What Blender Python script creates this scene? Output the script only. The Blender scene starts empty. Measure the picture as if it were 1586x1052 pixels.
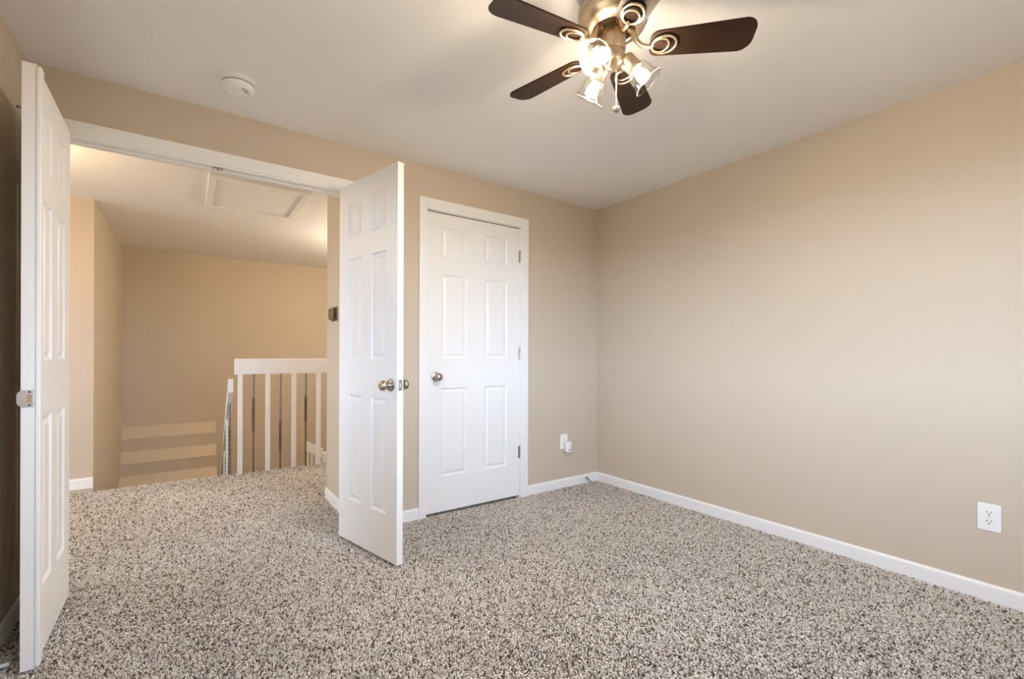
import bpy, bmesh, math, random
from math import sin, cos, pi, radians as R
from mathutils import Vector, Matrix

random.seed(7)
sc = bpy.context.scene
COL = sc.collection

# ------------------------------------------------------------------ camera
EYE = 1.07
F_PX, YAW, CY_PX, ROLL = 710.21, 0.6162, 550.963, 0.0033
cam_d = bpy.data.cameras.new('camera')
cam_d.sensor_fit = 'HORIZONTAL'
cam_d.sensor_width = 36.0
cam_d.lens = 36.0 * F_PX / 1586.0
cam_d.shift_y = (CY_PX - 526.0) / 1586.0
cam_d.clip_start = 0.02
cam = bpy.data.objects.new('camera', cam_d)
COL.objects.link(cam)
cam.matrix_world = (Matrix.Translation((0, 0, EYE)) @ Matrix.Rotation(-YAW, 4, 'Z')
                    @ Matrix.Rotation(pi / 2, 4, 'X') @ Matrix.Rotation(ROLL, 4, 'Z'))
sc.camera = cam

# ------------------------------------------------------------------ world: overcast sky above, dull ground below
W = bpy.data.worlds.new('daylight')
sc.world = W
W.use_nodes = True
wn, wl = W.node_tree.nodes, W.node_tree.links
wn.clear()
w_out = wn.new('ShaderNodeOutputWorld')
w_bg = wn.new('ShaderNodeBackground')
w_tc = wn.new('ShaderNodeTexCoord')
w_sep = wn.new('ShaderNodeSeparateXYZ')
w_rmp = wn.new('ShaderNodeValToRGB')
for p_, c_ in ((0.0, (0.10, 0.095, 0.085)), (0.492, (0.16, 0.155, 0.145)), (0.503, (0.86, 1.17, 1.64)), (0.60, (0.73, 0.99, 1.40)), (1.0, (0.36, 0.49, 0.69))):
    e_ = w_rmp.color_ramp.elements.new(p_) if 0 < p_ < 1 else w_rmp.color_ramp.elements[0 if p_ == 0 else -1]
    e_.position, e_.color = p_, (*c_, 1)
w_map = wn.new('ShaderNodeMapRange')
w_map.inputs['From Min'].default_value = -1
w_map.inputs['From Max'].default_value = 1
wl.new(w_tc.outputs['Generated'], w_sep.inputs[0])
wl.new(w_sep.outputs['Z'], w_map.inputs['Value'])
wl.new(w_map.outputs['Result'], w_rmp.inputs[0])
wl.new(w_rmp.outputs[0], w_bg.inputs['Color'])
w_bg.inputs['Strength'].default_value = 10.8
wl.new(w_bg.outputs[0], w_out.inputs[0])

# ------------------------------------------------------------------ view
sc.view_settings.view_transform = 'Standard'
sc.view_settings.look = 'None'
sc.view_settings.gamma = 1.0
sc.view_settings.use_curve_mapping = False
sc.view_settings.exposure = 0.34
sc.cycles.max_bounces = 12
sc.cycles.diffuse_bounces = 8
sc.cycles.glossy_bounces = 4
sc.cycles.transparent_max_bounces = 12
sc.cycles.sample_clamp_indirect = 6.0
sc.cycles.caustics_reflective = False
sc.cycles.caustics_refractive = False
sc.cycles.use_denoising = True

# room dimensions (metres): camera stands at x=0, y=0
WY, RX, LX, H = 2.8033, 2.8873, -0.564, 2.3277      # back wall, right wall, left wall, ceiling
BY = -0.75                                           # rear wall, behind the camera
WT = 0.11                                            # wall thickness
HY = WY + WT                                         # hall side of the back wall
DX0, DX1, DZ = -0.452, 0.775, 2.045                  # double doorway
CX0, CX1, CZ = 1.287, 2.058, 2.040                   # closet doorway
EDGE_Y = 4.80                                        # top edge of the stairs
FAR_Y = 7.0
SLX = -0.62                                          # left wall of the stairwell
HRX = 0.86                                           # right wall of the hall, with the thermostat
HRY = 3.63                                           # its outside corner
HL, HR = -3.4, 2.5                                   # ends of the hall
BUL_K, LAMP_COL = 3000.0, (1.0, 0.835, 0.64)


def area(name, loc, rot, sx, sy, power, col, spread=180):
    d = bpy.data.lights.new(name, 'AREA')
    d.shape = 'RECTANGLE'
    d.size, d.size_y, d.energy, d.color = sx, sy, power, col
    d.spread = R(spread)
    o = bpy.data.objects.new(name, d)
    o.location, o.rotation_euler = loc, rot
    COL.objects.link(o)
    return o


# windows in the rear and the left wall (both out of view) with the sky light that falls through them
RW = (0.50, 1.90, 0.85, 2.05)        # x0, x1, z0, z1 in the rear wall
LW = (0.25, 1.45, 0.85, 2.05)        # y0, y1, z0, z1 in the left wall
for nm, lc, rt, w_ in (('window_portal_rear', ((RW[0] + RW[1]) / 2, BY - 0.105, (RW[2] + RW[3]) / 2), (R(90), 0, 0), RW[1] - RW[0]),
                       ('window_portal_left', (LX - 0.105, (LW[0] + LW[1]) / 2, (LW[2] + LW[3]) / 2), (R(90), 0, R(-90)), LW[1] - LW[0])):
    portal = area(nm, lc, rt, w_, RW[3] - RW[2], 1, (1, 1, 1))
    portal.data.cycles.is_portal = True
# hall: daylight from its left end, warm ceiling lamp to the left, unseen lamp added on the right
HW = (3.10, 4.40, 0.80, 2.00)        # y0, y1, z0, z1 of the window in the hall's left end
area('hall_daylight_left', (HL - 0.11, (HW[0] + HW[1]) / 2, (HW[2] + HW[3]) / 2), (R(93), 0, R(-90)), HW[1] - HW[0], HW[3] - HW[2], 24, (0.95, 0.98, 1.0))
for nm, lc, pw, cl in (('hall_lamp', (-1.0, 3.75, 2.1), 18, (1.0, 0.70, 0.38)), ('stair_lamp', (1.9, 4.9, 1.95), 44, (1.0, 0.86, 0.66))):
    pl = bpy.data.lights.new(nm, 'POINT')
    pl.energy, pl.color, pl.shadow_soft_size = pw, cl, 0.10
    plo = bpy.data.objects.new(nm, pl)
    plo.location = lc
    COL.objects.link(plo)


# ------------------------------------------------------------------ materials
def mat(name, col, rough=0.5, metal=0.0, spec=0.5):
    m = bpy.data.materials.new(name)
    m.use_nodes = True
    b = m.node_tree.nodes['Principled BSDF']
    b.inputs['Base Color'].default_value = (*col, 1)
    b.inputs['Roughness'].default_value = rough
    b.inputs['Metallic'].default_value = metal
    b.inputs['Specular IOR Level'].default_value = spec
    return m


def bump(m, scale, strength, dist=0.002, detail=3.0, stretch=None):
    nt = m.node_tree
    n = nt.nodes.new('ShaderNodeTexNoise')
    n.inputs['Scale'].default_value = scale
    n.inputs['Detail'].default_value = detail
    tc = nt.nodes.new('ShaderNodeTexCoord')
    src = tc.outputs['Object']
    if stretch:
        mp = nt.nodes.new('ShaderNodeMapping')
        mp.inputs['Scale'].default_value = stretch
        nt.links.new(src, mp.inputs[0])
        src = mp.outputs[0]
    nt.links.new(src, n.inputs['Vector'])
    b = nt.nodes.new('ShaderNodeBump')
    b.inputs['Strength'].default_value = strength
    b.inputs['Distance'].default_value = dist
    nt.links.new(n.outputs['Fac'], b.inputs['Height'])
    nt.links.new(b.outputs[0], nt.nodes['Principled BSDF'].inputs['Normal'])
    return m


M = {}
M['wall'] = bump(mat('wall_paint', (0.60, 0.515, 0.41), 0.6, spec=0.25), 70, 0.18, 0.003)
M['ceiling'] = bump(mat('ceiling_paint', (0.86, 0.85, 0.845), 0.8, spec=0.2), 60, 0.15, 0.003)
M['white'] = bump(mat('white_semigloss', (0.87, 0.87, 0.865), 0.38, spec=0.4), 6, 0.05, 0.002, stretch=(14, 14, 1))
M['trim'] = mat('white_trim', (0.88, 0.88, 0.875), 0.38, spec=0.4)
M['nickel'] = bump(mat('satin_nickel', (0.52, 0.45, 0.37), 0.27, 1.0), 300, 0.05, 0.0005)
M['steel'] = mat('strike_steel', (0.62, 0.60, 0.58), 0.35, 1.0)
M['brass'] = bump(mat('brushed_brass', (0.80, 0.63, 0.43), 0.32, 1.0), 40, 0.06, 0.0008, stretch=(1, 1, 12))
M['dark_metal'] = mat('dark_flywheel', (0.05, 0.028, 0.016), 0.45, 0.6)
M['iron'] = mat('wrought_iron', (0.20, 0.17, 0.15), 0.45, 0.9)
M['plastic'] = mat('white_plastic', (0.88, 0.87, 0.85), 0.35)
M['vent'] = mat('grey_vent', (0.28, 0.27, 0.26), 0.6)
M['slot'] = mat('dark_slot', (0.03, 0.027, 0.025), 0.6)
M['gap'] = mat('shadow_gap', (0.05, 0.045, 0.04), 0.8)
M['thermo'] = mat('bronze_thermostat', (0.24, 0.165, 0.075), 0.45, 0.3)
M['wood'] = mat('bare_wood', (0.45, 0.30, 0.16), 0.6)
M['step'] = mat('lit_tread_beige', (0.65, 0.56, 0.445), 0.95, spec=0.05)  # paler than the risers, so the treads look lit from above
M['frame'] = mat('window_vinyl', (0.85, 0.85, 0.84), 0.4)


def blade_mat():
    m = mat('dark_walnut_blade', (0.035, 0.018, 0.010), 0.34, spec=0.2)
    nt = m.node_tree
    n = nt.nodes.new('ShaderNodeTexNoise')
    n.inputs['Scale'].default_value = 9
    n.inputs['Detail'].default_value = 6
    tc = nt.nodes.new('ShaderNodeTexCoord')
    mp = nt.nodes.new('ShaderNodeMapping')
    mp.inputs['Scale'].default_value = (1.2, 14, 14)
    r = nt.nodes.new('ShaderNodeValToRGB')
    r.color_ramp.elements[0].color = (0.010, 0.006, 0.005, 1)
    r.color_ramp.elements[1].color = (0.032, 0.015, 0.006, 1)
    nt.links.new(tc.outputs['Object'], mp.inputs[0])
    nt.links.new(mp.outputs[0], n.inputs['Vector'])
    nt.links.new(n.outputs['Fac'], r.inputs[0])
    nt.links.new(r.outputs[0], nt.nodes['Principled BSDF'].inputs['Base Color'])
    return m


M['blade'] = blade_mat()


def thin_glass(name, tint, rough=0.02, cloud=0.10):
    """clear glass as a thin sheet: mostly see-through, mirror-like at a slant, faintly frosted"""
    m = bpy.data.materials.new(name)
    m.use_nodes = True
    nt = m.node_tree
    nt.nodes.clear()
    out = nt.nodes.new('ShaderNodeOutputMaterial')
    tr = nt.nodes.new('ShaderNodeBsdfTransparent')
    tr.inputs[0].default_value = (*tint, 1)
    gl = nt.nodes.new('ShaderNodeBsdfGlossy')
    gl.inputs['Roughness'].default_value = rough
    di = nt.nodes.new('ShaderNodeBsdfTranslucent')
    di.inputs[0].default_value = (0.9, 0.88, 0.82, 1)
    lw = nt.nodes.new('ShaderNodeLayerWeight')
    lw.inputs['Blend'].default_value = 0.22
    nz = nt.nodes.new('ShaderNodeTexNoise')
    nz.inputs['Scale'].default_value = 60
    bp = nt.nodes.new('ShaderNodeBump')
    bp.inputs['Strength'].default_value = 0.25
    bp.inputs['Distance'].default_value = 0.002
    tc = nt.nodes.new('ShaderNodeTexCoord')
    nt.links.new(tc.outputs['Object'], nz.inputs['Vector'])
    nt.links.new(nz.outputs['Fac'], bp.inputs['Height'])
    nt.links.new(bp.outputs[0], gl.inputs['Normal'])
    m1 = nt.nodes.new('ShaderNodeMixShader')
    m1.inputs[0].default_value = cloud
    m2 = nt.nodes.new('ShaderNodeMixShader')
    nt.links.new(tr.outputs[0], m1.inputs[1])
    nt.links.new(di.outputs[0], m1.inputs[2])
    sc_ = nt.nodes.new('ShaderNodeMath')
    sc_.operation = 'MULTIPLY'
    sc_.inputs[1].default_value = 0.38
    nt.links.new(lw.outputs['Facing'], sc_.inputs[0])
    nt.links.new(sc_.outputs[0], m2.inputs[0])
    nt.links.new(m1.outputs[0], m2.inputs[1])
    nt.links.new(gl.outputs[0], m2.inputs[2])
    nt.links.new(m2.outputs[0], out.inputs[0])
    return m


M['glass'] = thin_glass('clear_shade_glass', (0.88, 0.87, 0.85), cloud=0.002)
M['rim_glass'] = thin_glass('shade_rim_glass', (0.80, 0.78, 0.74), cloud=0.02)
M['pane'] = thin_glass('window_pane', (0.97, 0.98, 0.98), 0.0, 0.0)


def emit(name, col, k):
    m = bpy.data.materials.new(name)
    m.use_nodes = True
    b = m.node_tree.nodes['Principled BSDF']
    b.inputs['Base Color'].default_value = (0.9, 0.85, 0.75, 1)
    b.inputs['Emission Color'].default_value = (*col, 1)
    b.inputs['Emission Strength'].default_value = k
    return m


M['bulb'] = emit('lit_bulb_lens', LAMP_COL, BUL_K)
M['bulb_body'] = emit('glowing_bulb_body', LAMP_COL, 290.0)


def carpet_mat():
    m = mat('frieze_carpet', (0.3, 0.25, 0.2), 0.95, spec=0.08)
    nt = m.node_tree
    L = nt.links
    b = nt.nodes['Principled BSDF']
    tc = nt.nodes.new('ShaderNodeTexCoord')
    # warp so that tufts curl instead of sitting on a lattice
    wz = nt.nodes.new('ShaderNodeTexNoise')
    wz.inputs['Scale'].default_value = 85
    wz.inputs['Detail'].default_value = 1
    L.new(tc.outputs['Object'], wz.inputs['Vector'])
    sub = nt.nodes.new('ShaderNodeVectorMath')
    sub.operation = 'SUBTRACT'
    sub.inputs[1].default_value = (0.5, 0.5, 0.5)
    L.new(wz.outputs['Color'], sub.inputs[0])
    scl = nt.nodes.new('ShaderNodeVectorMath')
    scl.operation = 'SCALE'
    scl.inputs['Scale'].default_value = 0.030
    L.new(sub.outputs[0], scl.inputs[0])
    add = nt.nodes.new('ShaderNodeVectorMath')
    add.operation = 'ADD'
    L.new(tc.outputs['Object'], add.inputs[0])
    L.new(scl.outputs[0], add.inputs[1])
    v = nt.nodes.new('ShaderNodeTexVoronoi')
    v.inputs['Scale'].default_value = 150
    L.new(add.outputs[0], v.inputs['Vector'])
    sp = nt.nodes.new('ShaderNodeSeparateColor')
    L.new(v.outputs['Color'], sp.inputs[0])
    big = nt.nodes.new('ShaderNodeTexNoise')
    big.inputs['Scale'].default_value = 1.3
    big.inputs['Detail'].default_value = 3
    L.new(tc.outputs['Object'], big.inputs['Vector'])
    mr = nt.nodes.new('ShaderNodeMapRange')
    mr.inputs['From Min'].default_value = 0.3
    mr.inputs['From Max'].default_value = 0.7
    mr.inputs['To Min'].default_value = -0.10
    mr.inputs['To Max'].default_value = 0.10
    L.new(big.outputs['Fac'], mr.inputs['Value'])
    ad = nt.nodes.new('ShaderNodeMath')
    ad.operation = 'ADD'
    L.new(sp.outputs[0], ad.inputs[0])
    L.new(mr.outputs[0], ad.inputs[1])
    rp = nt.nodes.new('ShaderNodeValToRGB')
    e = rp.color_ramp.elements
    e[0].position, e[0].color = 0.0, (0.085, 0.06, 0.042, 1)
    e[1].position, e[1].color = 1.0, (0.72, 0.63, 0.52, 1)
    for p, c in ((0.10, (0.15, 0.112, 0.08)), (0.20, (0.34, 0.275, 0.215)), (0.5, (0.52, 0.44, 0.355)), (0.78, (0.64, 0.55, 0.45))):
        x = e.new(p)
        x.color = (*c, 1)
    L.new(ad.outputs[0], rp.inputs[0])
    L.new(rp.outputs[0], b.inputs['Base Color'])
    bp = nt.nodes.new('ShaderNodeBump')
    bp.inputs['Strength'].default_value = 0.9
    bp.inputs['Distance'].default_value = 0.008
    bp.invert = True
    L.new(v.outputs['Distance'], bp.inputs['Height'])
    L.new(bp.outputs[0], b.inputs['Normal'])
    b.inputs['Sheen Weight'].default_value = 0.15
    return m


M['carpet'] = carpet_mat()


# ------------------------------------------------------------------ mesh helpers
def obj(name, bm, m, parent=None, smooth=False, angle=None):
    bmesh.ops.recalc_face_normals(bm, faces=bm.faces)
    me = bpy.data.meshes.new(name)
    bm.to_mesh(me)
    bm.free()
    for mm in (m if isinstance(m, (list, tuple)) else [m]):
        me.materials.append(mm)
    if smooth:
        me.polygons.foreach_set('use_smooth', [True] * len(me.polygons))
        if angle is not None:
            me.set_sharp_from_angle(angle=R(angle))
    o = bpy.data.objects.new(name, me)
    COL.objects.link(o)
    if parent is not None:
        o.parent = parent
    return o


def tag(o, label=None, cat=None, group=None, kind=None):
    if label:
        o['label'] = label
    if cat:
        o['category'] = cat
    if group:
        o['group'] = group
    if kind:
        o['kind'] = kind
    return o


def empty(name, loc=(0, 0, 0), rz=0.0):
    o = bpy.data.objects.new(name, None)
    o.empty_display_size = 0.05
    o.location = loc
    o.rotation_euler = (0, 0, rz)
    COL.objects.link(o)
    return o


def copy_tree(o, parent=None):
    c = o.copy()
    COL.objects.link(c)
    if parent is not None:
        c.parent = parent
    for ch in list(o.children):
        copy_tree(ch, c)
    return c


def box(bm, x0, x1, y0, y1, z0, z1, bev=0.0, seg=2, mtx=None):
    t = bmesh.new()
    bmesh.ops.create_cube(t, size=1)
    for v in t.verts:
        v.co = Vector(((x0 + x1) / 2 + v.co.x * (x1 - x0), (y0 + y1) / 2 + v.co.y * (y1 - y0), (z0 + z1) / 2 + v.co.z * (z1 - z0)))
    if bev > 0:
        bmesh.ops.bevel(t, geom=list(t.edges), offset=bev, segments=seg, affect='EDGES', profile=0.5)
    merge(bm, t, mtx)


def merge(bm, t, mtx=None):
    if mtx is not None:
        t.transform(mtx)
    me = bpy.data.meshes.new('tmp')
    t.to_mesh(me)
    t.free()
    bm.from_mesh(me)
    bpy.data.meshes.remove(me)


def lathe(bm, prof, n=32, mtx=None, close=False):
    """prof: list of (r, z) revolved about z"""
    t = bmesh.new()
    rings = []
    for r, z in prof:
        if r < 1e-6:
            rings.append([t.verts.new((0, 0, z))])
        else:
            rings.append([t.verts.new((r * cos(2 * pi * k / n), r * sin(2 * pi * k / n), z)) for k in range(n)])
    pairs = list(zip(rings[:-1], rings[1:]))
    if close:
        pairs.append((rings[-1], rings[0]))
    for a, b in pairs:
        for k in range(n):
            k2 = (k + 1) % n
            if len(a) == 1 and len(b) == 1:
                continue
            if len(a) == 1:
                t.faces.new((a[0], b[k], b[k2]))
            elif len(b) == 1:
                t.faces.new((a[k], a[k2], b[0]))
            else:
                t.faces.new((a[k], a[k2], b[k2], b[k]))
    merge(bm, t, mtx)


def tube(bm, pts, r, n=10, closed=False, cap=True):
    pts = [Vector(p) for p in pts]
    rs = r if isinstance(r, (list, tuple)) else [r] * len(pts)
    N = len(pts)
    rings = []
    up = None
    for i, p in enumerate(pts):
        a = pts[(i - 1) % N] if (closed or i > 0) else p
        b = pts[(i + 1) % N] if (closed or i < N - 1) else p
        d = (b - a).normalized()
        if up is None:
            up = Vector((0, 0, 1)) if abs(d.z) < 0.9 else Vector((1, 0, 0))
        s = d.cross(up).normalized()
        up = s.cross(d).normalized()
        rings.append([bm.verts.new(p + (s * cos(2 * pi * k / n) + up * sin(2 * pi * k / n)) * rs[i]) for k in range(n)])
    for i in range(N if closed else N - 1):
        a, b = rings[i], rings[(i + 1) % N]
        for k in range(n):
            k2 = (k + 1) % n
            bm.faces.new((a[k], a[k2], b[k2], b[k]))
    if cap and not closed:
        bm.faces.new(rings[0])
        bm.faces.new(list(reversed(rings[-1])))


def prism(bm, poly, z0, z1, mtx=None):
    t = bmesh.new()
    lo = [t.verts.new((x, y, z0)) for x, y in poly]
    hi = [t.verts.new((x, y, z1)) for x, y in poly]
    n = len(poly)
    t.faces.new(list(reversed(lo)))
    t.faces.new(hi)
    for k in range(n):
        k2 = (k + 1) % n
        t.faces.new((lo[k], lo[k2], hi[k2], hi[k]))
    merge(bm, t, mtx)


def boxes_obj(name, lst, m, parent=None, bev=0.0):
    bm = bmesh.new()
    for b in lst:
        box(bm, *b, bev=bev)
    return obj(name, bm, m, parent)


def struct(o, label, cat):
    return tag(o, label, cat, kind='structure')


# ------------------------------------------------------------------ the shell
BH, BT = 0.072, 0.013   # baseboard height, thickness
FZ = -0.013       # carpet backing; the pile stands up to about z = 0
bm = bmesh.new()
box(bm, LX - 0.1, RX + 0.1, BY - 0.1, HY, -0.12, FZ)
box(bm, HL - 0.1, HR + 0.1, HY, EDGE_Y, -0.12, FZ)
bmesh.ops.remove_doubles(bm, verts=bm.verts, dist=1e-5)
struct(obj('floor', bm, M['carpet']), 'beige and brown flecked frieze carpet running from the bedroom out into the hall', 'floor')

struct(boxes_obj('ceiling', [(HL - 0.1, max(RX, HR) + 0.1, BY - 0.1, FAR_Y + 0.1, H, H + 0.1)], M['ceiling']),
       'white textured ceiling over the bedroom and the hall', 'ceiling')

struct(boxes_obj('wall_back', [
    (LX - 0.1, DX0, WY, HY, FZ, H), (DX0, DX1, WY, HY, DZ, H), (DX1, CX0, WY, HY, FZ, H),
    (CX0, CX1, WY, HY, CZ, H), (CX1, RX + 0.1, WY, HY, FZ, H),
    (HL - 0.1, LX - 0.1, WY, HY, 0, H)], M['wall']),
    'tan wall with the double doorway and the closet door', 'wall')
struct(boxes_obj('wall_right', [(RX, RX + 0.1, BY - 0.1, WY, FZ, H)], M['wall']),
       'long plain beige wall on the right with one outlet', 'wall')
struct(boxes_obj('wall_left', [
    (LX - 0.1, LX, LW[1], WY, FZ, H), (LX - 0.1, LX, BY - 0.1, LW[0], 0, H),
    (LX - 0.1, LX, LW[0], LW[1], 0, LW[2]), (LX - 0.1, LX, LW[0], LW[1], LW[3], H)], M['wall']),
    'shaded brown wall behind the open left door leaf', 'wall')
struct(boxes_obj('wall_rear', [
    (LX, RW[0], BY - 0.1, BY, 0, H), (RW[1], RX, BY - 0.1, BY, 0, H),
    (RW[0], RW[1], BY - 0.1, BY, 0, RW[2]), (RW[0], RW[1], BY - 0.1, BY, RW[3], H)], M['wall']),
    'tan wall behind the camera with a window', 'wall')
struct(boxes_obj('wall_hall_right', [(HRX, HRX + 0.1, HY, HRY, FZ, H), (HRX + 0.1, HR, HRY - 0.1, HRY, 0, H)], M['wall']),
       'narrow strip of tan hall wall beside the open right door leaf, carrying the thermostat', 'wall')
struct(boxes_obj('wall_hall_left', [(HL, SLX, 5.0, 5.1, -2.0, H)], M['wall']),
       'pale tan hall wall beside the left door leaf ending at an outside corner', 'wall')
struct(boxes_obj('wall_hall_end', [
    (HL - 0.1, HL, HY, HW[0], 0, H), (HL - 0.1, HL, HW[1], 5.1, 0, H),
    (HL - 0.1, HL, HW[0], HW[1], 0, HW[2]), (HL - 0.1, HL, HW[0], HW[1], HW[3], H)], M['wall']), 'end wall of the hall out of sight on the left', 'wall')
struct(boxes_obj('wall_stair_left', [(SLX - 0.1, SLX, 5.1, FAR_Y, -2.0, H)], M['wall']),
       'tan left side wall of the stairwell receding from the corner', 'wall')
struct(boxes_obj('wall_stair_far', [(SLX - 0.1, HR + 0.1, FAR_Y, FAR_Y + 0.1, -2.0, H)], M['wall']),
       'tan far wall of the stairwell seen through the doorway', 'wall')
struct(boxes_obj('wall_stair_right', [(HR, HR + 0.1, HRY - 0.1, FAR_Y, -2.0, H)], M['wall']),
       'right side wall of the stairwell out of sight', 'wall')
struct(boxes_obj('wall_stair_front', [(SLX - 0.1, HR, EDGE_Y - 0.1, EDGE_Y - 0.012, -2.0, -0.12)], M['wall']),
       'wall of the stairwell below the edge of the hall carpet', 'wall')
struct(boxes_obj('wall_closet_end', [(RX, RX + 0.1, WY, HRY, 0, H)], M['wall']), 'closet end wall behind the closet door', 'wall')
struct(boxes_obj('floor_landing', [(SLX - 0.1, HR + 0.1, EDGE_Y - 0.1, FAR_Y + 0.1, -2.1, -2.0)], M['carpet']),
       'carpeted landing at the bottom of the stairwell', 'floor')


# carpet pile: curled tufts of yarn standing on the backing
def pile_mat():
    m = mat('carpet_yarn', (0.5, 0.43, 0.35), 0.95, spec=0.05)
    nt = m.node_tree
    L = nt.links
    hi = nt.nodes.new('ShaderNodeHairInfo')
    rp = nt.nodes.new('ShaderNodeValToRGB')
    e = rp.color_ramp.elements
    e[0].position, e[0].color = 0.0, (0.13, 0.092, 0.062, 1)
    e[1].position, e[1].color = 1.0, (0.80, 0.75, 0.69, 1)
    for p, c in ((0.13, (0.17, 0.125, 0.088)), (0.17, (0.41, 0.36, 0.31)), (0.5, (0.61, 0.56, 0.50)), (0.8, (0.71, 0.66, 0.595))):
        x = e.new(p)
        x.color = (*c, 1)
    L.new(hi.outputs['Random'], rp.inputs[0])
    L.new(rp.outputs[0], nt.nodes['Principled BSDF'].inputs['Base Color'])
    return m


def carpet_pile():
    import numpy as np
    rng = np.random.default_rng(11)
    zones = [(LX + 0.004, RX - BT, -0.05, WY - 0.002, 0.0064), (DX0 + 0.004, DX1 - 0.004, WY - 0.002, HY, 0.0066),
             (-1.5, HRX - BT, HY, 3.64, 0.0072), (-1.5, 1.8, 3.64, EDGE_Y + 0.004, 0.0085)]
    P = []
    for x0, x1, y0, y1, sp in zones:
        xs, ys = np.meshgrid(np.arange(x0, x1, sp), np.arange(y0, y1, sp))
        p = np.c_[xs.ravel(), ys.ravel()]
        p += rng.uniform(-0.55 * sp, 0.55 * sp, p.shape)
        p[:, 0] = np.clip(p[:, 0], x0, x1)
        p[:, 1] = np.clip(p[:, 1], y0, y1)
        # only where the photograph's neighbourhood can see it
        fwd = p[:, 0] * math.sin(YAW) + p[:, 1] * math.cos(YAW)
        rgt = p[:, 0] * math.cos(YAW) - p[:, 1] * math.sin(YAW)
        k = (fwd > 0.8) & (np.abs(rgt) < fwd * 1.5 + 0.6)
        P.append(np.c_[p[k], np.full(k.sum(), sp)])
    P = np.concatenate(P)
    n = len(P)
    # slow sway of the lean direction, as left by feet and the vacuum cleaner
    lean = 2.2 * np.sin(P[:, 0] * 2.1 + 1.3 * np.sin(P[:, 1] * 1.7)) + 1.7 * np.sin(P[:, 1] * 2.7 + P[:, 0]) + rng.normal(0, 1.1, n)
    amt = rng.uniform(0.15, 1.0, n)
    hgt = rng.uniform(0.010, 0.0165, n) * (0.9 + 0.1 * np.sin(P[:, 0] * 3.1 + P[:, 1] * 4.3))
    ln = amt * 0.012
    curl = lean + rng.normal(0, 1.0, n)
    pts = np.zeros((n, 4, 3), np.float32)
    pts[:, 0] = np.c_[P[:, 0], P[:, 1], np.full(n, FZ)]
    dx, dy = np.cos(lean), np.sin(lean)
    cx, cy = np.cos(curl), np.sin(curl)
    pts[:, 1] = pts[:, 0] + np.c_[0.15 * ln * dx, 0.15 * ln * dy, 0.45 * hgt]
    pts[:, 2] = pts[:, 0] + np.c_[0.5 * ln * dx, 0.5 * ln * dy, 0.92 * hgt]
    pts[:, 3] = pts[:, 2] + np.c_[0.6 * ln * cx, 0.6 * ln * cy, 0.10 * hgt - 0.003 * amt]
    # keep the yarn out of the walls and the boards on them
    inroom = P[:, 1] < WY
    pts[inroom, :, 0] = np.clip(pts[inroom, :, 0], LX + BT, RX - BT)
    pts[inroom, :, 1] = np.where((pts[inroom, :, 0] > DX1) | (pts[inroom, :, 0] < DX0), np.minimum(pts[inroom, :, 1], WY - 0.012), pts[inroom, :, 1])
    hall = (P[:, 1] > HY) & (P[:, 1] < 3.64)
    pts[hall, :, 0] = np.minimum(pts[hall, :, 0], HRX - BT)
    cu = bpy.data.hair_curves.new('carpet_pile')
    cu.add_curves([4] * n)
    cu.position_data.foreach_set('vector', pts.ravel())
    ra = cu.attributes.get('radius') or cu.attributes.new('radius', 'FLOAT', 'POINT')
    rad = np.tile(np.array([0.36, 0.40, 0.38, 0.27], np.float32), (n, 1)) * P[:, 2:3] * rng.uniform(0.85, 1.2, (n, 1))
    ra.data.foreach_set('value', rad.astype(np.float32).ravel())
    cu.materials.append(pile_mat())
    o = bpy.data.objects.new('carpet_pile', cu)
    COL.objects.link(o)
    return tag(o, 'curled beige and brown yarn pile of the carpet', 'carpet', kind='stuff')


carpet_pile()


# windows (behind the camera)
def window(name, mtx, w, h, label):
    bm = bmesh.new()
    f = 0.05
    for a in ((-w / 2, w / 2, -0.06, 0.0, -h / 2, -h / 2 + f), (-w / 2, w / 2, -0.06, 0.0, h / 2 - f, h / 2),
              (-w / 2, -w / 2 + f, -0.06, 0.0, -h / 2 + f, h / 2 - f), (w / 2 - f, w / 2, -0.06, 0.0, -h / 2 + f, h / 2 - f),
              (-0.02, 0.02, -0.05, -0.01, -h / 2 + f, h / 2 - f)):
        box(bm, *a, mtx=mtx)
    o = struct(obj(name, bm, M['frame']), label, 'window')
    bm = bmesh.new()
    box(bm, -w / 2 + f, w / 2 - f, -0.034, -0.030, -h / 2 + f, h / 2 - f, mtx=mtx)
    obj('pane', bm, M['pane'], o)
    return o


window('window_1', Matrix.Translation(((RW[0] + RW[1]) / 2, BY - 0.03, (RW[2] + RW[3]) / 2)), RW[1] - RW[0], RW[3] - RW[2],
       'white sliding window in the wall behind the camera')
window('window_2', Matrix.Translation((LX - 0.03, (LW[0] + LW[1]) / 2, (LW[2] + LW[3]) / 2)) @ Matrix.Rotation(R(-90), 4, 'Z'),
       LW[1] - LW[0], LW[3] - LW[2], 'white sliding window in the left wall beside the camera')
window('window_3', Matrix.Translation((HL - 0.03, (HW[0] + HW[1]) / 2, (HW[2] + HW[3]) / 2)) @ Matrix.Rotation(R(-90), 4, 'Z'),
       HW[1] - HW[0], HW[3] - HW[2], 'white window at the left end of the hall, out of sight')


# ------------------------------------------------------------------ baseboards


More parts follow.
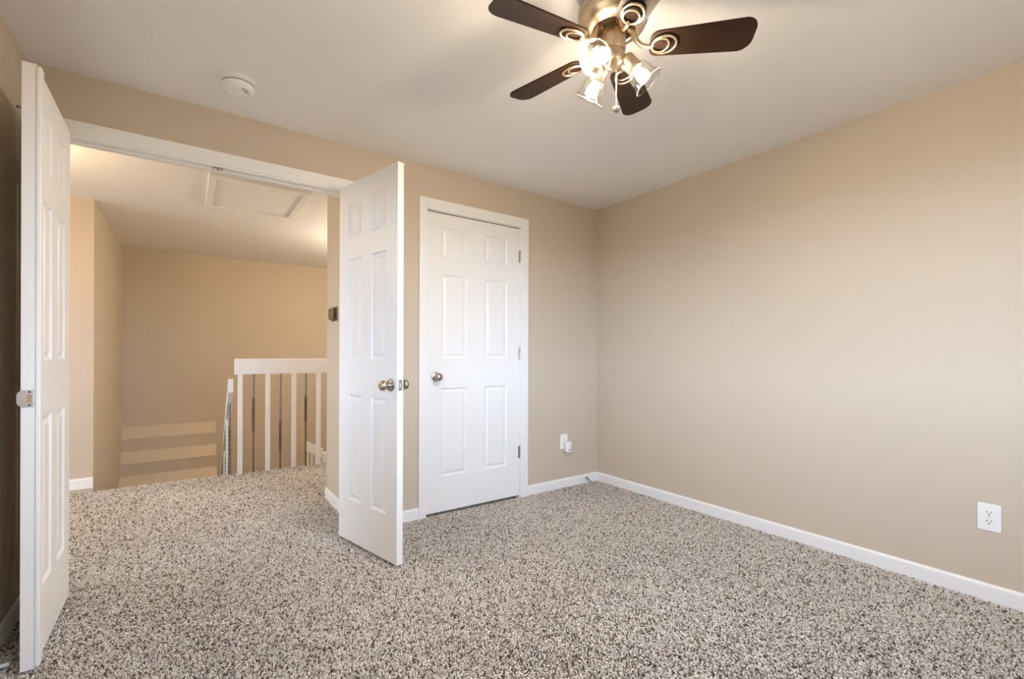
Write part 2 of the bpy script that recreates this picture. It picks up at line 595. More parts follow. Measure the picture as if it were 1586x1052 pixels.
def baseboard(name, p0, p1, nrm, label, ext=0.0):
    """board along p0-p1 on the wall, sticking out along nrm, with a rounded top edge"""
    p0, p1, nrm = Vector((*p0, 0)), Vector((*p1, 0)), Vector((*nrm, 0))
    d = (p1 - p0).normalized()
    Lh = (p1 - p0).length
    prof = [(0, FZ), (BT, FZ), (BT, BH - 0.016), (BT * 0.93, BH - 0.008), (BT * 0.62, BH - 0.002), (BT * 0.35, BH), (0, BH)]
    bm = bmesh.new()
    a = [bm.verts.new(p0 + nrm * x + Vector((0, 0, z))) for x, z in prof]
    b = [bm.verts.new(p1 + nrm * x + Vector((0, 0, z))) for x, z in prof]
    n = len(prof)
    bm.faces.new(a)
    bm.faces.new(list(reversed(b)))
    for k in range(n):
        k2 = (k + 1) % n
        bm.faces.new((a[k], a[k2], b[k2], b[k]))
    return struct(obj(name, bm, M['trim']), label, 'baseboard')


baseboard('baseboard_right', (RX, BY), (RX, WY - BT), (-1, 0), 'white baseboard along the long right wall')
baseboard('baseboard_back', (CX1 + 0.070, WY), (RX, WY), (0, -1), 'white baseboard between the closet door and the corner')
baseboard('baseboard_middle', (DX1 + 0.064, WY), (CX0 - 0.054, WY), (0, -1), 'short white baseboard between the right door leaf and the closet door')
baseboard('baseboard_left', (LX, BY), (LX, WY), (1, 0), 'shaded baseboard behind the left door leaf')
baseboard('baseboard_hall_right', (HRX, HY), (HRX, HRY), (-1, 0), 'white baseboard under the thermostat beside the right door leaf')
baseboard('baseboard_hall_return', (HRX, HRY), (HR, HRY), (0, 1), 'white baseboard round the hall corner out of sight')
baseboard('baseboard_hall_left', (HL, 5.0), (SLX, 5.0), (0, -1), 'short white baseboard in the hall beside the left door leaf')


# ------------------------------------------------------------------ casings
def casing_frame(name, x0, x1, z1, wl, wr, wt, label, stop=True):
    """door trim: flat casing with a stepped edge on the room face plus the jamb lining"""
    bm = bmesh.new()
    y1 = WY
    for a in ((x0 - wl, x0, FZ, z1 + wt), (x1, x1 + wr, FZ, z1 + wt)):
        box(bm, a[0], a[1], y1 - 0.016, y1, a[2], a[3], bev=0.003)
    box(bm, x0, x1, y1 - 0.016, y1, z1, z1 + wt, bev=0.003)
    if stop:     # moulded inner step
        box(bm, x0 + 0.0005, x1 - 0.0005, y1 - 0.0105, y1 - 0.001, z1 - 0.010, z1, bev=0.002)
    # jamb lining inside the opening
    box(bm, x0, x0 + 0.004, y1 - 0.001, HY, FZ, z1)
    box(bm, x1 - 0.004, x1, y1 - 0.001, HY, FZ, z1)
    box(bm, x0, x1, y1 - 0.001, HY, z1 - 0.004, z1)
    # stop
    if stop:
        box(bm, x0, x1, y1 + 0.045, y1 + 0.075, z1 - 0.015, z1 - 0.003, bev=0.002)
    return struct(obj(name, bm, M['trim']), label, 'trim')


t1 = casing_frame('trim_1', DX0, DX1, DZ, 0.060, 0.062, 0.066, 'white casing round the wide double doorway')
t2 = casing_frame('trim_2', CX0, CX1, CZ, 0.054, 0.070, 0.072, 'white casing round the closed closet door', False)
bm = bmesh.new()
box(bm, 0.105, 0.150, WY + 0.020, WY + 0.042, DZ - 0.008, DZ - 0.004, bev=0.001)
lathe(bm, [(0, 0), (0.007, 0), (0.006, -0.004), (0, -0.005)], 12, Matrix.Translation((0.116, WY + 0.031, DZ - 0.008)))
lathe(bm, [(0, 0), (0.007, 0), (0.006, -0.004), (0, -0.005)], 12, Matrix.Translation((0.138, WY + 0.031, DZ - 0.008)))
obj('ball_catch', bm, M['nickel'], t1)


# ------------------------------------------------------------------ six-panel doors
def door_slab(Wd, Hd, T, panels):
    """x 0..Wd, y 0..T (front face y=0), z 0..Hd, with moulded raised panels on both faces"""
    bm = bmesh.new()
    xs = sorted({0, Wd} | {p[0] for p in panels} | {p[1] for p in panels})
    zs = sorted({0, Hd} | {p[2] for p in panels} | {p[3] for p in panels})
    # nested rings: (inset, depth)
    rings = [(0.0, 0.0), (0.004, 0.0035), (0.012, 0.0085), (0.017, 0.0085), (0.034, 0.0025), (0.037, 0.002)]
    for side in (0, 1):
        def P(x, z, d):
            return bm.verts.new((x, d if side == 0 else T - d, z))
        for i in range(len(xs) - 1):
            for j in range(len(zs) - 1):
                x0, x1, z0, z1 = xs[i], xs[i + 1], zs[j], zs[j + 1]
                if any(p[0] <= x0 + 1e-6 and x1 <= p[1] + 1e-6 and p[2] <= z0 + 1e-6 and z1 <= p[3] + 1e-6 for p in panels):
                    prev = None
                    for ins, d in rings:
                        r = [P(x0 + ins, z0 + ins, d), P(x1 - ins, z0 + ins, d), P(x1 - ins, z1 - ins, d), P(x0 + ins, z1 - ins, d)]
                        if prev:
                            for k in range(4):
                                bm.faces.new((prev[k], prev[(k + 1) % 4], r[(k + 1) % 4], r[k]))
                        prev = r
                    bm.faces.new(prev)
                else:
                    bm.faces.new((P(x0, z0, 0), P(x1, z0, 0), P(x1, z1, 0), P(x0, z1, 0)))
    for i in range(len(xs) - 1):
        for z in (0, Hd):
            bm.faces.new([bm.verts.new(c) for c in ((xs[i], 0, z), (xs[i + 1], 0, z), (xs[i + 1], T, z), (xs[i], T, z))])
    for j in range(len(zs) - 1):
        for x in (0, Wd):
            bm.faces.new([bm.verts.new(c) for c in ((x, 0, zs[j]), (x, 0, zs[j + 1]), (x, T, zs[j + 1]), (x, T, zs[j]))])
    bmesh.ops.remove_doubles(bm, verts=bm.verts, dist=1e-5)
    return bm


ZP = ((0.235, 0.835), (1.035, 1.605), (1.725, 1.925))


def six(Wd, stile, mull):
    pw = (Wd - 2 * stile - mull) / 2
    return [(x, x + pw, z0, z1) for x in (stile, stile + pw + mull) for z0, z1 in ZP]


KNOB = [(0, 0), (0.030, 0), (0.0315, 0.003), (0.029, 0.007), (0.017, 0.010), (0.0125, 0.014), (0.0115, 0.026), (0.015, 0.031),
        (0.023, 0.036), (0.0268, 0.044), (0.0272, 0.050), (0.0245, 0.058), (0.017, 0.064), (0.008, 0.0665), (0, 0.067)]


def knob(parent, x, y, z, sgn, name='door_knob'):
    """door knob with round rose, sticking out along sgn * y"""
    bm = bmesh.new()
    lathe(bm, KNOB, 32, Matrix.Translation((x, y, z)) @ Matrix.Rotation(R(90) * (1 if sgn < 0 else -1), 4, 'X'))
    return obj(name, bm, M['nickel'], parent, smooth=True, angle=40)


def hinge(parent, x, y, z, name='hinge'):
    bm = bmesh.new()
    h = 0.089
    for k in range(5):
        lathe(bm, [(0, k * h / 5), (0.0058, k * h / 5), (0.0058, (k + 1) * h / 5 - 0.0012), (0, (k + 1) * h / 5 - 0.0012)], 14,
              Matrix.Translation((x, y, z - h / 2)))
    lathe(bm, [(0, 0), (0.0065, 0), (0.005, 0.004), (0, 0.005)], 14, Matrix.Translation((x, y, z + h / 2)))
    box(bm, x - 0.010, x + 0.010, y + 0.003, y + 0.0075, z - h / 2, z + h / 2)
    return obj(name, bm, M['nickel'], parent, smooth=True, angle=35)


# closet door, closed
CW = CX1 - CX0 - 0.010
d1 = obj('door_1', door_slab(CW, 2.014, 0.035, six(CW, 0.110, 0.145)), M['white'])
d1.location = (CX0 + 0.0045, WY + 0.0005, 0.014)
struct(d1, 'closed white six-panel closet door in the back wall', 'door')
knob(d1, 0.068, 0, 0.912, -1)
for z in (1.805, 1.070, 0.327):
    hinge(d1, CW + 0.003, -0.0045, z)
bm = bmesh.new()
box(bm, -0.0012, 0.0006, 0.004, 0.03, 0.895, 0.935)
obj('latch_plate', bm, M['nickel'], d1)
# the two open leaves.  Slab x runs from the hinge edge to the free edge, y=0 is the face the camera sees
LWD, LHT = 0.588, 2.033


def leaf(name, hx, hy, fx, fy, mirror, label):
    d = Vector((fx - hx, fy - hy)).normalized()
    bm = door_slab(LWD, LHT, 0.035, six(LWD, 0.103, 0.098))
    if mirror:
        for v in bm.verts:
            v.co.y = -v.co.y
    o = obj(name, bm, M['white'])
    o.location = (hx, hy, 0.012)
    o.rotation_euler = (0, 0, math.atan2(d.y, d.x))
    return struct(o, label, 'door')


# left leaf: camera sees its right (+x) face; slab thickness goes to -x
d2 = leaf('door_2', -0.423, 2.772, -0.416, 2.186, True, 'open white six-panel door leaf at the left edge with a strike plate')
# right leaf: camera sees its left face; thickness goes to +x
d3 = leaf('door_3', 0.729, 2.784, 0.862, 2.205, False, 'open white six-panel door leaf with knobs in front of the closet')
# which local y sign is "towards the camera"?  left leaf: local +y = +x world (face at y=0, slab behind at y<0)
TL = 0.035
knob(d3, LWD - 0.054, 0, 0.905, -1)
knob(d3, LWD - 0.054, TL, 0.905, 1)
bm = bmesh.new()
box(bm, LWD, LWD + 0.0016, 0.006, TL - 0.006, 0.878, 0.935, bev=0.0006)
box(bm, LWD + 0.001, LWD + 0.009, 0.012, TL - 0.012, 0.895, 0.917, bev=0.002)
lp = obj('latch_plate', bm, M['steel'], d3)
for z in (0.884, 0.929):
    bm = bmesh.new()
    lathe(bm, [(0, 0), (0.003, 0), (0.0025, 0.0012), (0, 0.0013)], 12, Matrix.Translation((LWD + 0.0014, TL / 2, z)) @ Matrix.Rotation(R(90), 4, 'Y'))
    obj('screw', bm, M['slot'], lp)
for z in (0.25, 1.02, 1.80):
    bm = bmesh.new()
    lathe(bm, [(0, -0.045), (0.006, -0.045), (0.006, 0.045), (0, 0.048)], 12, Matrix.Translation((-0.004, TL + 0.006, z)))
    obj('hinge', bm, M['nickel'], d3, smooth=True, angle=35)

# astragal on the left leaf: strip fixed to the visible face along the free edge
bm = bmesh.new()
box(bm, LWD - 0.036, LWD + 0.004, 0.0, 0.0125, 0.006, LHT - 0.006, bev=0.003, seg=3)
obj('astragal', bm, M['white'], d2)
# strike plate wrapped round the free edge
sp_ = bmesh.new()
box(sp_, LWD, LWD + 0.0018, -TL - 0.001, -0.004, 0.880, 0.938, bev=0.0006)
tube_pts = []
prism(sp_, [(0, 0.884), (0, 0.934), (-0.006, 0.930), (-0.009, 0.922), (-0.009, 0.896), (-0.006, 0.888)], 0, 0.0018,
      Matrix(((0, 0, 1, LWD), (1, 0, 0, -TL - 0.0005), (0, 1, 0, 0), (0, 0, 0, 1))))
sp_o = obj('strike_plate', sp_, M['steel'], d2)
bm = bmesh.new()
box(bm, LWD + 0.0012, LWD + 0.0022, -0.020, -0.008, 0.896, 0.922, bev=0.0004)
obj('strike_hole', bm, M['wood'], sp_o)
for z in (0.887, 0.931):
    bm = bmesh.new()
    lathe(bm, [(0, 0), (0.0032, 0), (0.0026, 0.0012), (0, 0.0014)], 12, Matrix.Translation((LWD + 0.0016, -0.014, z)) @ Matrix.Rotation(R(90), 4, 'Y'))
    obj('screw', bm, M['slot'], sp_o)
# small catch stud on the hidden face near the top
bm = bmesh.new()
lathe(bm, [(0, 0), (0.006, 0), (0.006, 0.002), (0.0025, 0.003), (0.0025, 0.011), (0.005, 0.013), (0.005, 0.017), (0, 0.019)], 14,
      Matrix.Translation((LWD - 0.03, -TL, 1.888)) @ Matrix.Rotation(R(90), 4, 'X'))
obj('catch_stud', bm, M['iron'], d2, smooth=True, angle=40)
for z in (0.25, 1.02, 1.80):
    bm = bmesh.new()
    lathe(bm, [(0, -0.045), (0.006, -0.045), (0.006, 0.045), (0, 0.048)], 12, Matrix.Translation((-0.004, -TL - 0.006, z)))
    obj('hinge', bm, M['nickel'], d2, smooth=True, angle=35)


# ------------------------------------------------------------------ stairs and railings
# the flight that goes down from the hall edge
poly = [(EDGE_Y, -0.12), (EDGE_Y, -0.19)]
bm = bmesh.new()
prof = [(EDGE_Y - 0.005, -0.19)]
y, z = EDGE_Y - 0.005, -0.19
for k in range(9):
    prof += [(y + 0.235, z), (y + 0.235, z - 0.19)]
    y += 0.235
    z -= 0.19
prof = [p for p in prof if p[1] > -2.0] + [(prof[-1][0], -2.0), (EDGE_Y - 0.005, -2.0)]
prism(bm, prof, SLX + 0.001, 0.36, Matrix(((0, 0, 1, 0), (1, 0, 0, 0), (0, 1, 0, 0), (0, 0, 0, 1))))
struct(obj('stairs_down', bm, M['carpet']), 'carpeted flight dropping out of sight below the hall edge', 'stairs')

# stepped beige bulkhead at the far wall: riser, sloping tread coloured pale as if lit, riser ...
TRE = ((6.64, -0.420, 6.76, -0.318), (6.76, -0.180, 6.88, -0.060), (6.88, 0.085, FAR_Y, 0.215))   # y0, z0, y1, z1 of each tread
prof = [(FAR_Y, -2.0), (TRE[0][0], -2.0)]
for y0, z0, y1, z1 in TRE:
    prof += [(y0, z0), (y1, z1)]
AX = Matrix(((0, 0, 1, 0), (1, 0, 0, 0), (0, 1, 0, 0), (0, 0, 0, 1)))
bm = bmesh.new()
prism(bm, prof, SLX + 0.001, 0.30, AX)
stf = struct(obj('stairs_far', bm, M['wall']), 'beige steps with treads painted pale as if lit, low against the far stairwell wall', 'stairs')
for y0, z0, y1, z1 in TRE:
    bm = bmesh.new()
    d_ = Vector((-(z1 - z0), y1 - y0)).normalized() * 0.006
    y1 -= 0.001
    prism(bm, [(y0, z0), (y1, z1), (y1 + d_.x, z1 + d_.y), (y0 + d_.x, z0 + d_.y)], SLX + 0.002, 0.296, AX)
    obj('tread', bm, M['step'], stf)

# guard railing along the top of the stairs
RY = EDGE_Y - 0.035
rail = empty('stair_railing', (0.343, RY, 0))
tag(rail, 'white guard railing with alternating white balusters and twisted iron spindles at the hall edge', 'railing')
bm = bmesh.new()
box(bm, 0.0, HR - 0.343, -0.021, 0.021, 0.893, 1.034, bev=0.004)
obj('top_rail', bm, M['trim'], rail)


def baluster_bm(h, w=0.037):
    bm = bmesh.new()
    box(bm, -w / 2, w / 2, -w / 2, w / 2, 0, h, bev=0.002)
    return bm


def spindle_bm(h, t0, t1, w=0.0062):
    """square iron bar with a twisted stretch between heights t0 and t1"""
    bm = bmesh.new()
    zs, an = [0.0], [0.0]
    n = 56
    zs += [t0 + (t1 - t0) * k / n for k in range(n + 1)]
    an += [2 * pi * 2.9 * k / n for k in range(n + 1)]
    zs.append(h)
    an.append(an[-1])
    prev = None
    for z, a in zip(zs, an):
        tw = t0 < z < t1
        ww = w * (1.45 if tw else 1.0)
        r = [bm.verts.new((ww * math.sqrt(2) * cos(a + pi / 4 + k * pi / 2), ww * math.sqrt(2) * sin(a + pi / 4 + k * pi / 2), z)) for k in range(4)]
        if prev:
            for k in range(4):
                bm.faces.new((prev[k], prev[(k + 1) % 4], r[(k + 1) % 4], r[k]))
        else:
            bm.faces.new(r)
        prev = r
    bm.faces.new(prev)
    return bm


b0 = None
for k in range(9):
    xb = 0.045 + 0.221 * k
    if b0 is None:
        b = b0 = obj('baluster', baluster_bm(0.90), M['trim'], rail)
    else:
        b = b0.copy()
        COL.objects.link(b)
    b.location = (xb, 0, 0)
TW = ((0.37, 0.68), (0.17, 0.45), (0.43, 0.67))
s_cache = {}
for k in range(8):
    xs_ = 0.045 + 0.221 * k + 0.105
    i = k % 3
    if i not in s_cache:
        s = s_cache[i] = obj('iron_spindle', spindle_bm(0.90, *TW[i]), M['iron'], rail)
    else:
        s = s_cache[i].copy()
        COL.objects.link(s)
    s.location = (xs_, 0, 0)

# sloping handrail down the open side of the flight
SL = 0.90
hr = empty('stair_handrail', (0.318, EDGE_Y - 0.01, 0.0))
tag(hr, 'white handrail sloping down the stairs from the guard railing with iron spindles', 'handrail')
bm = bmesh.new()
Lr = 2.0
prism(bm, [(0.0, 0.845), (0.02, 0.852), (Lr, 0.852 - SL * Lr), (Lr, 0.742 - SL * Lr), (0.0, 0.735)], -0.019, 0.019,
      Matrix(((0, 0, 1, 0), (1, 0, 0, 0), (0, 1, 0, 0), (0, 0, 0, 1))))
obj('rail', bm, M['trim'], hr)
for k in range(7):
    yy = 0.13 + 0.20 * k
    zt = 0.76 - SL * yy
    if k % 2 == 0:
        s = obj('iron_spindle', spindle_bm(0.95, 0.25, 0.72), M['iron'], hr)
    else:
        s = obj('baluster', baluster_bm(0.95, 0.033), M['trim'], hr)
    s.location = (0, yy, zt - 0.95)

# lower railing across the stairwell, its top board running down to a newel
lr = empty('lower_railing', (1.14, 6.0, -0.9))
tag(lr, 'small white railing low in the stairwell behind the last white baluster', 'railing')
bm = bmesh.new()
prism(bm, [(0.04, 0.925), (0.04, 0.80), (0.235, 0.685), (0.235, 0.815)], -0.018, 0.018, Matrix(((1, 0, 0, 0), (0, 0, 1, 0), (0, 1, 0, 0), (0, 0, 0, 1))))
obj('top_rail', bm, M['trim'], lr)
bm = bmesh.new()
box(bm, 0.225, 0.320, -0.045, 0.045, -1.1, 0.76, bev=0.004)
obj('newel_post', bm, M['trim'], lr)
for k in range(4):
    xb = 0.062 + 0.046 * k
    b = obj('baluster', baluster_bm(1.915 - 0.59 * (xb - 0.04), 0.018), M['trim'], lr)
    b.location = (xb, 0, -1.1)


# ------------------------------------------------------------------ attic hatch in the hall ceiling
ha = empty('attic_hatch', (0.455, 4.20, H))
tag(ha, 'white attic access hatch with a raised frame in the hall ceiling', 'hatch')
bm = bmesh.new()
hx, hy = 0.335, 0.41
for a in ((-hx, hx, -hy, -hy + 0.055), (-hx, hx, hy - 0.04, hy), (-hx, -hx + 0.05, -hy + 0.055, hy - 0.04), (hx - 0.05, hx, -hy + 0.055, hy - 0.04)):
    box(bm, a[0], a[1], a[2], a[3], -0.020, 0.0, bev=0.003)
obj('hatch_frame', bm, M['trim'], ha)
bm = bmesh.new()
box(bm, -hx + 0.054, hx - 0.054, -hy + 0.059, hy - 0.044, -0.007, -0.001)
obj('hatch_panel', bm, M['ceiling'], ha)
bm = bmesh.new()
box(bm, -hx + 0.045, hx - 0.045, -hy + 0.05, hy - 0.035, -0.0009, 0.0)  # dark sheet painted in for the shade between panel and frame
obj('gap_shade', bm, M['gap'], ha)

# ------------------------------------------------------------------ thermostat on the hall wall
th = empty('thermostat', (HRX, 3.40, 1.362))
tag(th, 'bronze thermostat on the hall wall beside the right door leaf', 'thermostat')
bm = bmesh.new()
box(bm, -0.008, 0.0, -0.075, 0.075, -0.050, 0.050, bev=0.003)
obj('back_plate', bm, M['thermo'], th)
bm = bmesh.new()
box(bm, -0.034, -0.008, -0.060, 0.060, -0.040, 0.040, bev=0.007, seg=3)
obj('cover', bm, M['thermo'], th)
bm = bmesh.new()
box(bm, -0.022, -0.018, -0.062, -0.058, -0.036, 0.036)
obj('side_slot', bm, M['slot'], th)

# ------------------------------------------------------------------ smoke detector
sd = empty('smoke_detector', (0.190, 2.455, H))
tag(sd, 'round white smoke detector on the bedroom ceiling above the double doorway', 'smoke detector')
bm = bmesh.new()
lathe(bm, [(0, 0), (0.076, 0), (0.077, -0.004), (0.076, -0.013), (0.068, -0.016), (0, -0.016)], 48)
obj('mounting_base', bm, M['plastic'], sd, smooth=True, angle=35)
bm = bmesh.new()
lathe(bm, [(0, -0.019), (0.064, -0.019), (0.067, -0.022), (0.065, -0.034), (0.058, -0.042), (0.046, -0.045), (0.045, -0.042), (0.018, -0.042), (0.017, -0.046), (0, -0.046)], 48)
obj('cover', bm, M['plastic'], sd, smooth=True, angle=35)
bm = bmesh.new()
lathe(bm, [(0, -0.016), (0.066, -0.016), (0.066, -0.020), (0, -0.020)], 48)
obj('vent_gap', bm, M['vent'], sd)
bm = bmesh.new()
for k in range(3):
    a = R(-60 + 24 * k)
    box(bm, 0.026, 0.041, -0.003, 0.003, -0.0432, -0.041, mtx=Matrix.Rotation(a, 4, 'Z'))
obj('vent_slots', bm, M['vent'], sd)


# ------------------------------------------------------------------ outlets
def outlet(name, loc, rz, label):
    o = empty(name, loc, rz)                    # plate faces local -y
    tag(o, label, 'outlet')
    bm = bmesh.new()
    box(bm, -0.038, 0.038, -0.006, 0.0, -0.060, 0.060, bev=0.003, seg=3)
    obj('cover_plate', bm, M['plastic'], o)
    for s in (1, -1):
        bm = bmesh.new()
        pts = []
        for k in range(32):
            a = 2 * pi * k / 32
            pts.append((0.0172 * cos(a), max(-0.0138, min(0.0138, 0.0172 * sin(a)))))
        prism(bm, pts, 0.0055, 0.0082, Matrix.Translation((0, 0, 0.0195 * s)) @ Matrix.Rotation(R(90), 4, 'X'))
        rc = obj('receptacle', bm, M['plastic'], o)
        bm = bmesh.new()
        zc = 0.0195 * s
        box(bm, -0.0075, -0.0050, -0.0088, -0.0080, zc + 0.0005, zc + 0.0095)
        box(bm, 0.0050, 0.0075, -0.0088, -0.0080, zc + 0.0015, zc + 0.0085)
        lathe(bm, [(0, 0.0080), (0.0028, 0.0080), (0.0028, 0.0088), (0, 0.0088)], 14, Matrix.Translation((0, 0, zc - 0.0065)) @ Matrix.Rotation(R(90), 4, 'X'))
        obj('slots', bm, M['slot'], rc)
    bm = bmesh.new()
    lathe(bm, [(0, 0.0058), (0.003, 0.0058), (0.0026, 0.0070), (0, 0.0072)], 12, Matrix.Rotation(R(90), 4, 'X'))
    obj('screw', bm, M['steel'], o)
    return o


outlet('electrical_outlet', (RX, 0.432, 0.364), R(-90), 'white duplex outlet on the long right wall')
outlet('electrical_outlet', (2.503, WY, 0.372), 0, 'white outlet on the back wall, half covered by a plug-in')
nl = empty('plug_in_freshener', (2.520, WY - 0.009, 0.335))
tag(nl, 'small white plug-in unit in the outlet right of the closet door', 'plug-in')
bm = bmesh.new()
box(bm, -0.027, 0.027, -0.045, 0.0, -0.045, 0.040, bev=0.010, seg=4)
obj('body', bm, M['plastic'], nl, smooth=True, angle=40)
bm = bmesh.new()
box(bm, -0.006, 0.010, -0.0462, -0.0445, -0.027, -0.021)
obj('vent_slot', bm, M['slot'], nl)

# spring door stop on the baseboard near the corner
ds = empty('door_stop', (2.745, WY - BT, 0.043))
tag(ds, 'little spring door stop on the baseboard near the corner', 'door stop')
bm = bmesh.new()
lathe(bm, [(0, 0), (0.011, 0), (0.011, 0.004), (0.006, 0.008), (0, 0.008)], 16, Matrix.Rotation(R(90), 4, 'X'))
obj('base', bm, M['nickel'], ds, smooth=True, angle=40)
bm = bmesh.new()
tube(bm, [(0.0055 * cos(2 * pi * t / 8), -0.008 - 0.055 * t / 112, 0.0055 * sin(2 * pi * t / 8) - 0.00001 * t * t * 0.2) for t in range(113)], 0.0014, 6)
obj('spring', bm, M['nickel'], ds, smooth=True)
bm = bmesh.new()
lathe(bm, [(0, 0), (0.0075, 0), (0.0075, 0.010), (0.006, 0.013), (0, 0.013)], 16, Matrix.Translation((0, -0.062, -0.002)) @ Matrix.Rotation(R(90), 4, 'X'))
obj('rubber_tip', bm, M['plastic'], ds, smooth=True, angle=40)

# white cable end lying on the carpet at the lower left corner
cb = empty('white_cable', (-0.503, 2.270, 0.003))
tag(cb, 'white cable end lying on the carpet behind the left door leaf', 'cable')
bm = bmesh.new()
tube(bm, [(-0.046, -0.50, 0.002), (-0.046, -0.30, 0.003), (-0.045, -0.10, 0.004), (-0.040, -0.03, 0.005), (-0.030, -0.008, 0.006), (-0.016, -0.001, 0.007)], 0.0025, 8)
obj('cord', bm, M['plastic'], cb, smooth=True)
bm = bmesh.new()
box(bm, -0.018, 0.010, -0.006, 0.006, 0.001, 0.013, bev=0.004, seg=3)
obj('plug', bm, M['plastic'], cb, smooth=True, angle=40)


# ------------------------------------------------------------------ ceiling fan
FX, FY, ZB = 1.192, 1.088, 2.130
fan = empty('ceiling_fan', (FX, FY, H))
tag(fan, 'five-blade brass ceiling fan with dark wooden blades and three lit glass spotlights', 'ceiling fan')
dz = ZB - H      # blade plane, in fan space


def fz(z):
    return z - H


bm = bmesh.new()
lathe(bm, [(0, 0), (0.072, 0), (0.075, -0.006), (0.074, -0.020), (0.060, -0.034), (0.055, -0.036), (0, -0.036)], 48)
obj('canopy', bm, M['brass'], fan, smooth=True, angle=35)
bm = bmesh.new()
top = fz(2.293)
lathe(bm, [(0, top), (0.058, top), (0.085, top - 0.006), (0.106, top - 0.020), (0.117, top - 0.038), (0.1195, top - 0.050), (0.1195, top - 0.056),
           (0.1165, top - 0.0585), (0.118, top - 0.062), (0.117, top - 0.075), (0.109, top - 0.092), (0.095, top - 0.104), (0.082, top - 0.109),
           (0.074, top - 0.110), (0.070, top - 0.107), (0.069, top - 0.098), (0.0, top - 0.096)], 64)
obj('motor_housing', bm, M['brass'], fan, smooth=True, angle=35)
bm = bmesh.new()
lathe(bm, [(0, fz(2.197)), (0.066, fz(2.197)), (0.067, fz(2.193)), (0.066, fz(2.186)), (0.030, fz(2.184)), (0, fz(2.184))], 48)
fw_ = obj('flywheel', bm, M['dark_metal'], fan, smooth=True, angle=35)
bm = bmesh.new()
lathe(bm, [(0, fz(2.188)), (0.040, fz(2.188)), (0.0425, fz(2.184)), (0.0425, fz(2.120)), (0.040, fz(2.114)), (0.036, fz(2.112)), (0.036, fz(2.106)),
           (0.041, fz(2.102)), (0.041, fz(2.078)), (0.034, fz(2.066)), (0.018, fz(2.058)), (0.008, fz(2.054)), (0, fz(2.053))], 48)
obj('switch_housing', bm, M['brass'], fan, smooth=True, angle=35)


def rounded_blade(r0, r1, w0, w1, cr0, cr1, n=8):
    """outline in x (outward), y (width), corners rounded"""
    pts = []
    for (cx, cy, cr, a0) in ((r1 - cr1, w1 / 2 - cr1, cr1, 0), (r0 + cr0, w0 / 2 - cr0, cr0, 90), (r0 + cr0, -w0 / 2 + cr0, cr0, 180), (r1 - cr1, -w1 / 2 + cr1, cr1, 270)):
        for k in range(n + 1):
            a = R(a0 + 90 * k / n)
            pts.append((cx + cr * cos(a), cy + cr * sin(a)))
    return pts


def oval(bm, cx, cy, a, b, z, r, n=36):
    tube(bm, [(cx + a * cos(2 * pi * k / n), cy + b * sin(2 * pi * k / n), z) for k in range(n)], r, 8, closed=True)


def make_blade():
    """blade along +x, pitched about its length: its right-hand edge (local -y) is raised"""
    pm = Matrix.Rotation(R(-13), 4, 'X')
    t = bmesh.new()
    prism(t, rounded_blade(0.122, 0.455, 0.098, 0.124, 0.030, 0.042), -0.0028, 0.0028)
    bmesh.ops.bevel(t, geom=[e for e in t.edges if abs(e.verts[0].co.z - e.verts[1].co.z) < 1e-6], offset=0.0012, segments=2, affect='EDGES')
    t.transform(pm)
    bl = obj('fan_blade', t, M['blade'], fan)
    # bracket: two nested ovals under the blade root and a bent arm into the flywheel
    t = bmesh.new()
    z = -0.0075
    oval(t, 0.168, 0, 0.040, 0.034, z, 0.0042)
    oval(t, 0.1565, 0, 0.0275, 0.026, z - 0.001, 0.0036)
    t.transform(pm)
    tube(t, [(0.050, 0, 0.058), (0.060, 0, 0.054), (0.068, 0, 0.040), (0.078, 0, 0.016), (0.092, 0, 0.000), (0.110, 0, -0.007), (0.130, 0, -0.0085)],
         [0.0095, 0.0095, 0.009, 0.0085, 0.008, 0.007, 0.006], 12)
    obj('blade_bracket', t, M['brass'], bl, smooth=True, angle=50)
    for (sx, sy) in ((0.132, 0.0), (0.200, 0.020), (0.200, -0.020)):
        t = bmesh.new()
        lathe(t, [(0, -0.0085), (0.003, -0.0085), (0.005, -0.006), (0.005, -0.0028), (0, -0.0028)], 12, Matrix.Translation((sx, sy, -0.002)))
        t.transform(pm)
        obj('screw', t, M['brass'], bl, smooth=True, angle=40)
    bl.location = (0, 0, dz)
    return bl


blade0 = make_blade()
for k, ang in enumerate((-44.5, 28.5, 101.5, 171.0, 243.5)):
    bl = blade0 if k == 0 else copy_tree(blade0, fan)
    bl.rotation_euler = (0, 0, R(ang))


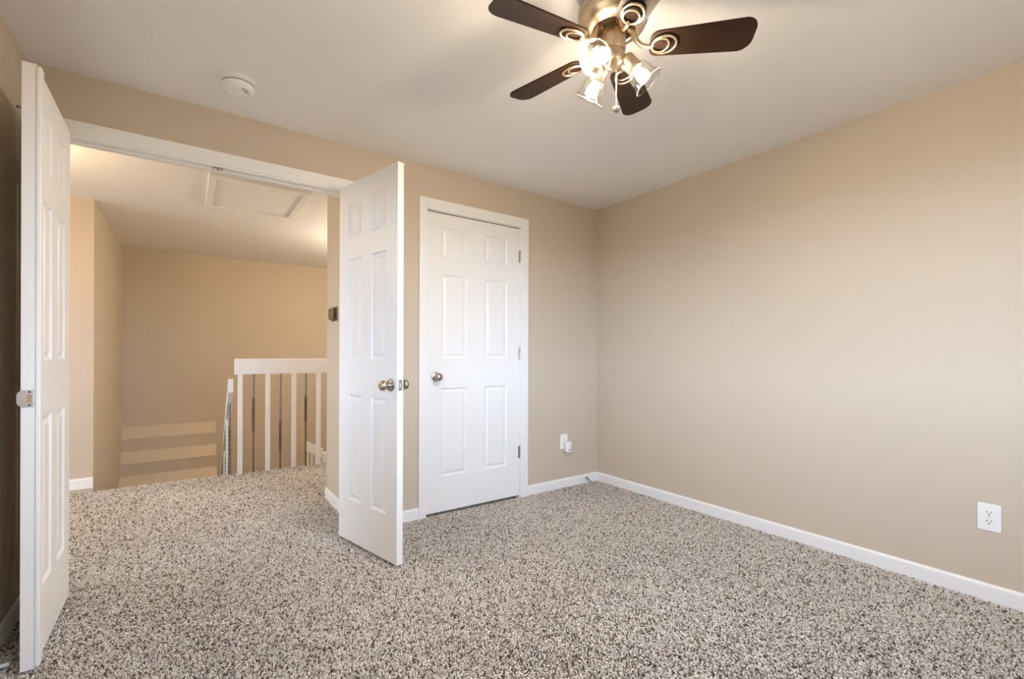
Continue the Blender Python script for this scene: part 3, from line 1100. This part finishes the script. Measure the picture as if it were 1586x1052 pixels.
def make_spot():
    """spotlight: socket then bell-shaped clear glass, axis along local -z from the origin"""
    root = empty('spotlight', (0, 0, 0))
    root.parent = fan
    bm = bmesh.new()
    lathe(bm, [(0, 0.004), (0.016, 0.004), (0.024, -0.001), (0.0265, -0.006), (0.0265, -0.050), (0.0245, -0.054), (0.0, -0.054)], 32)
    obj('socket', bm, M['brass'], root, smooth=True, angle=35)
    bm = bmesh.new()
    t_ = 0.0022
    outer = [(0.026, -0.048), (0.0330, -0.052), (0.0385, -0.060), (0.0415, -0.074), (0.0435, -0.092), (0.0470, -0.106), (0.0520, -0.1145), (0.0530, -0.1165)]
    inner = [(r - t_, z) for r, z in reversed(outer)]
    lathe(bm, outer + inner, 40, close=True)
    obj('glass_shade', bm, M['glass'], root, smooth=True, angle=50)
    bm = bmesh.new()
    tube(bm, [(0.0520 * cos(2 * pi * q / 40), 0.0520 * sin(2 * pi * q / 40), -0.1172) for q in range(40)], 0.0019, 8, closed=True)
    obj('shade_rim', bm, M['rim_glass'], root, smooth=True)
    bm = bmesh.new()
    lathe(bm, [(0, -0.050), (0.0115, -0.050), (0.0122, -0.058), (0.0165, -0.070), (0.0200, -0.084), (0.0208, -0.096), (0.0206, -0.103), (0.0192, -0.1035), (0.0190, -0.0955), (0, -0.0955)], 28)
    bu = obj('bulb', bm, M['bulb_body'], root, smooth=True, angle=40)
    bm = bmesh.new()
    lathe(bm, [(0, -0.0960), (0.0186, -0.0960), (0.0186, -0.0966), (0.012, -0.0985), (0, -0.0995)], 28)
    obj('bulb_lens', bm, M['bulb'], bu, smooth=True, angle=40)
    return root


spot0 = make_spot()
CR, CF = Vector((cos(YAW), -sin(YAW), 0)), Vector((sin(YAW), cos(YAW), 0))
for k, (thd, tlt) in enumerate(((-127, 35), (-6, 47), (130, 54))):
    s = spot0 if k == 0 else copy_tree(spot0, fan)
    a = R(thd) - YAW
    d = Vector((cos(a), sin(a), 0))
    s.location = d * 0.040 + Vector((0, 0, fz(2.090)))
    axis = (d * cos(R(tlt)) + Vector((0, 0, -sin(R(tlt)))))
    s.rotation_euler = (-axis).to_track_quat('Z', 'Y').to_euler()

# pull chain with a round fob
pc = empty('pull_chain', (0.010, -0.006, fz(2.055)))
pc.parent = fan
bm = bmesh.new()
for k in range(40):
    lathe(bm, [(0, 0.0016), (0.0013, 0.0009), (0.0016, 0), (0.0013, -0.0009), (0, -0.0016)], 6, Matrix.Translation((0, 0, -0.0032 * k)))
obj('chain', bm, M['brass'], pc)
bm = bmesh.new()
lathe(bm, [(0, 0.013), (0.004, 0.012), (0.0095, 0.007), (0.012, 0), (0.010, -0.007), (0.005, -0.0115), (0, -0.0125)], 20, Matrix.Translation((0, 0, -0.136)))
obj('fob', bm, M['nickel'], pc, smooth=True)
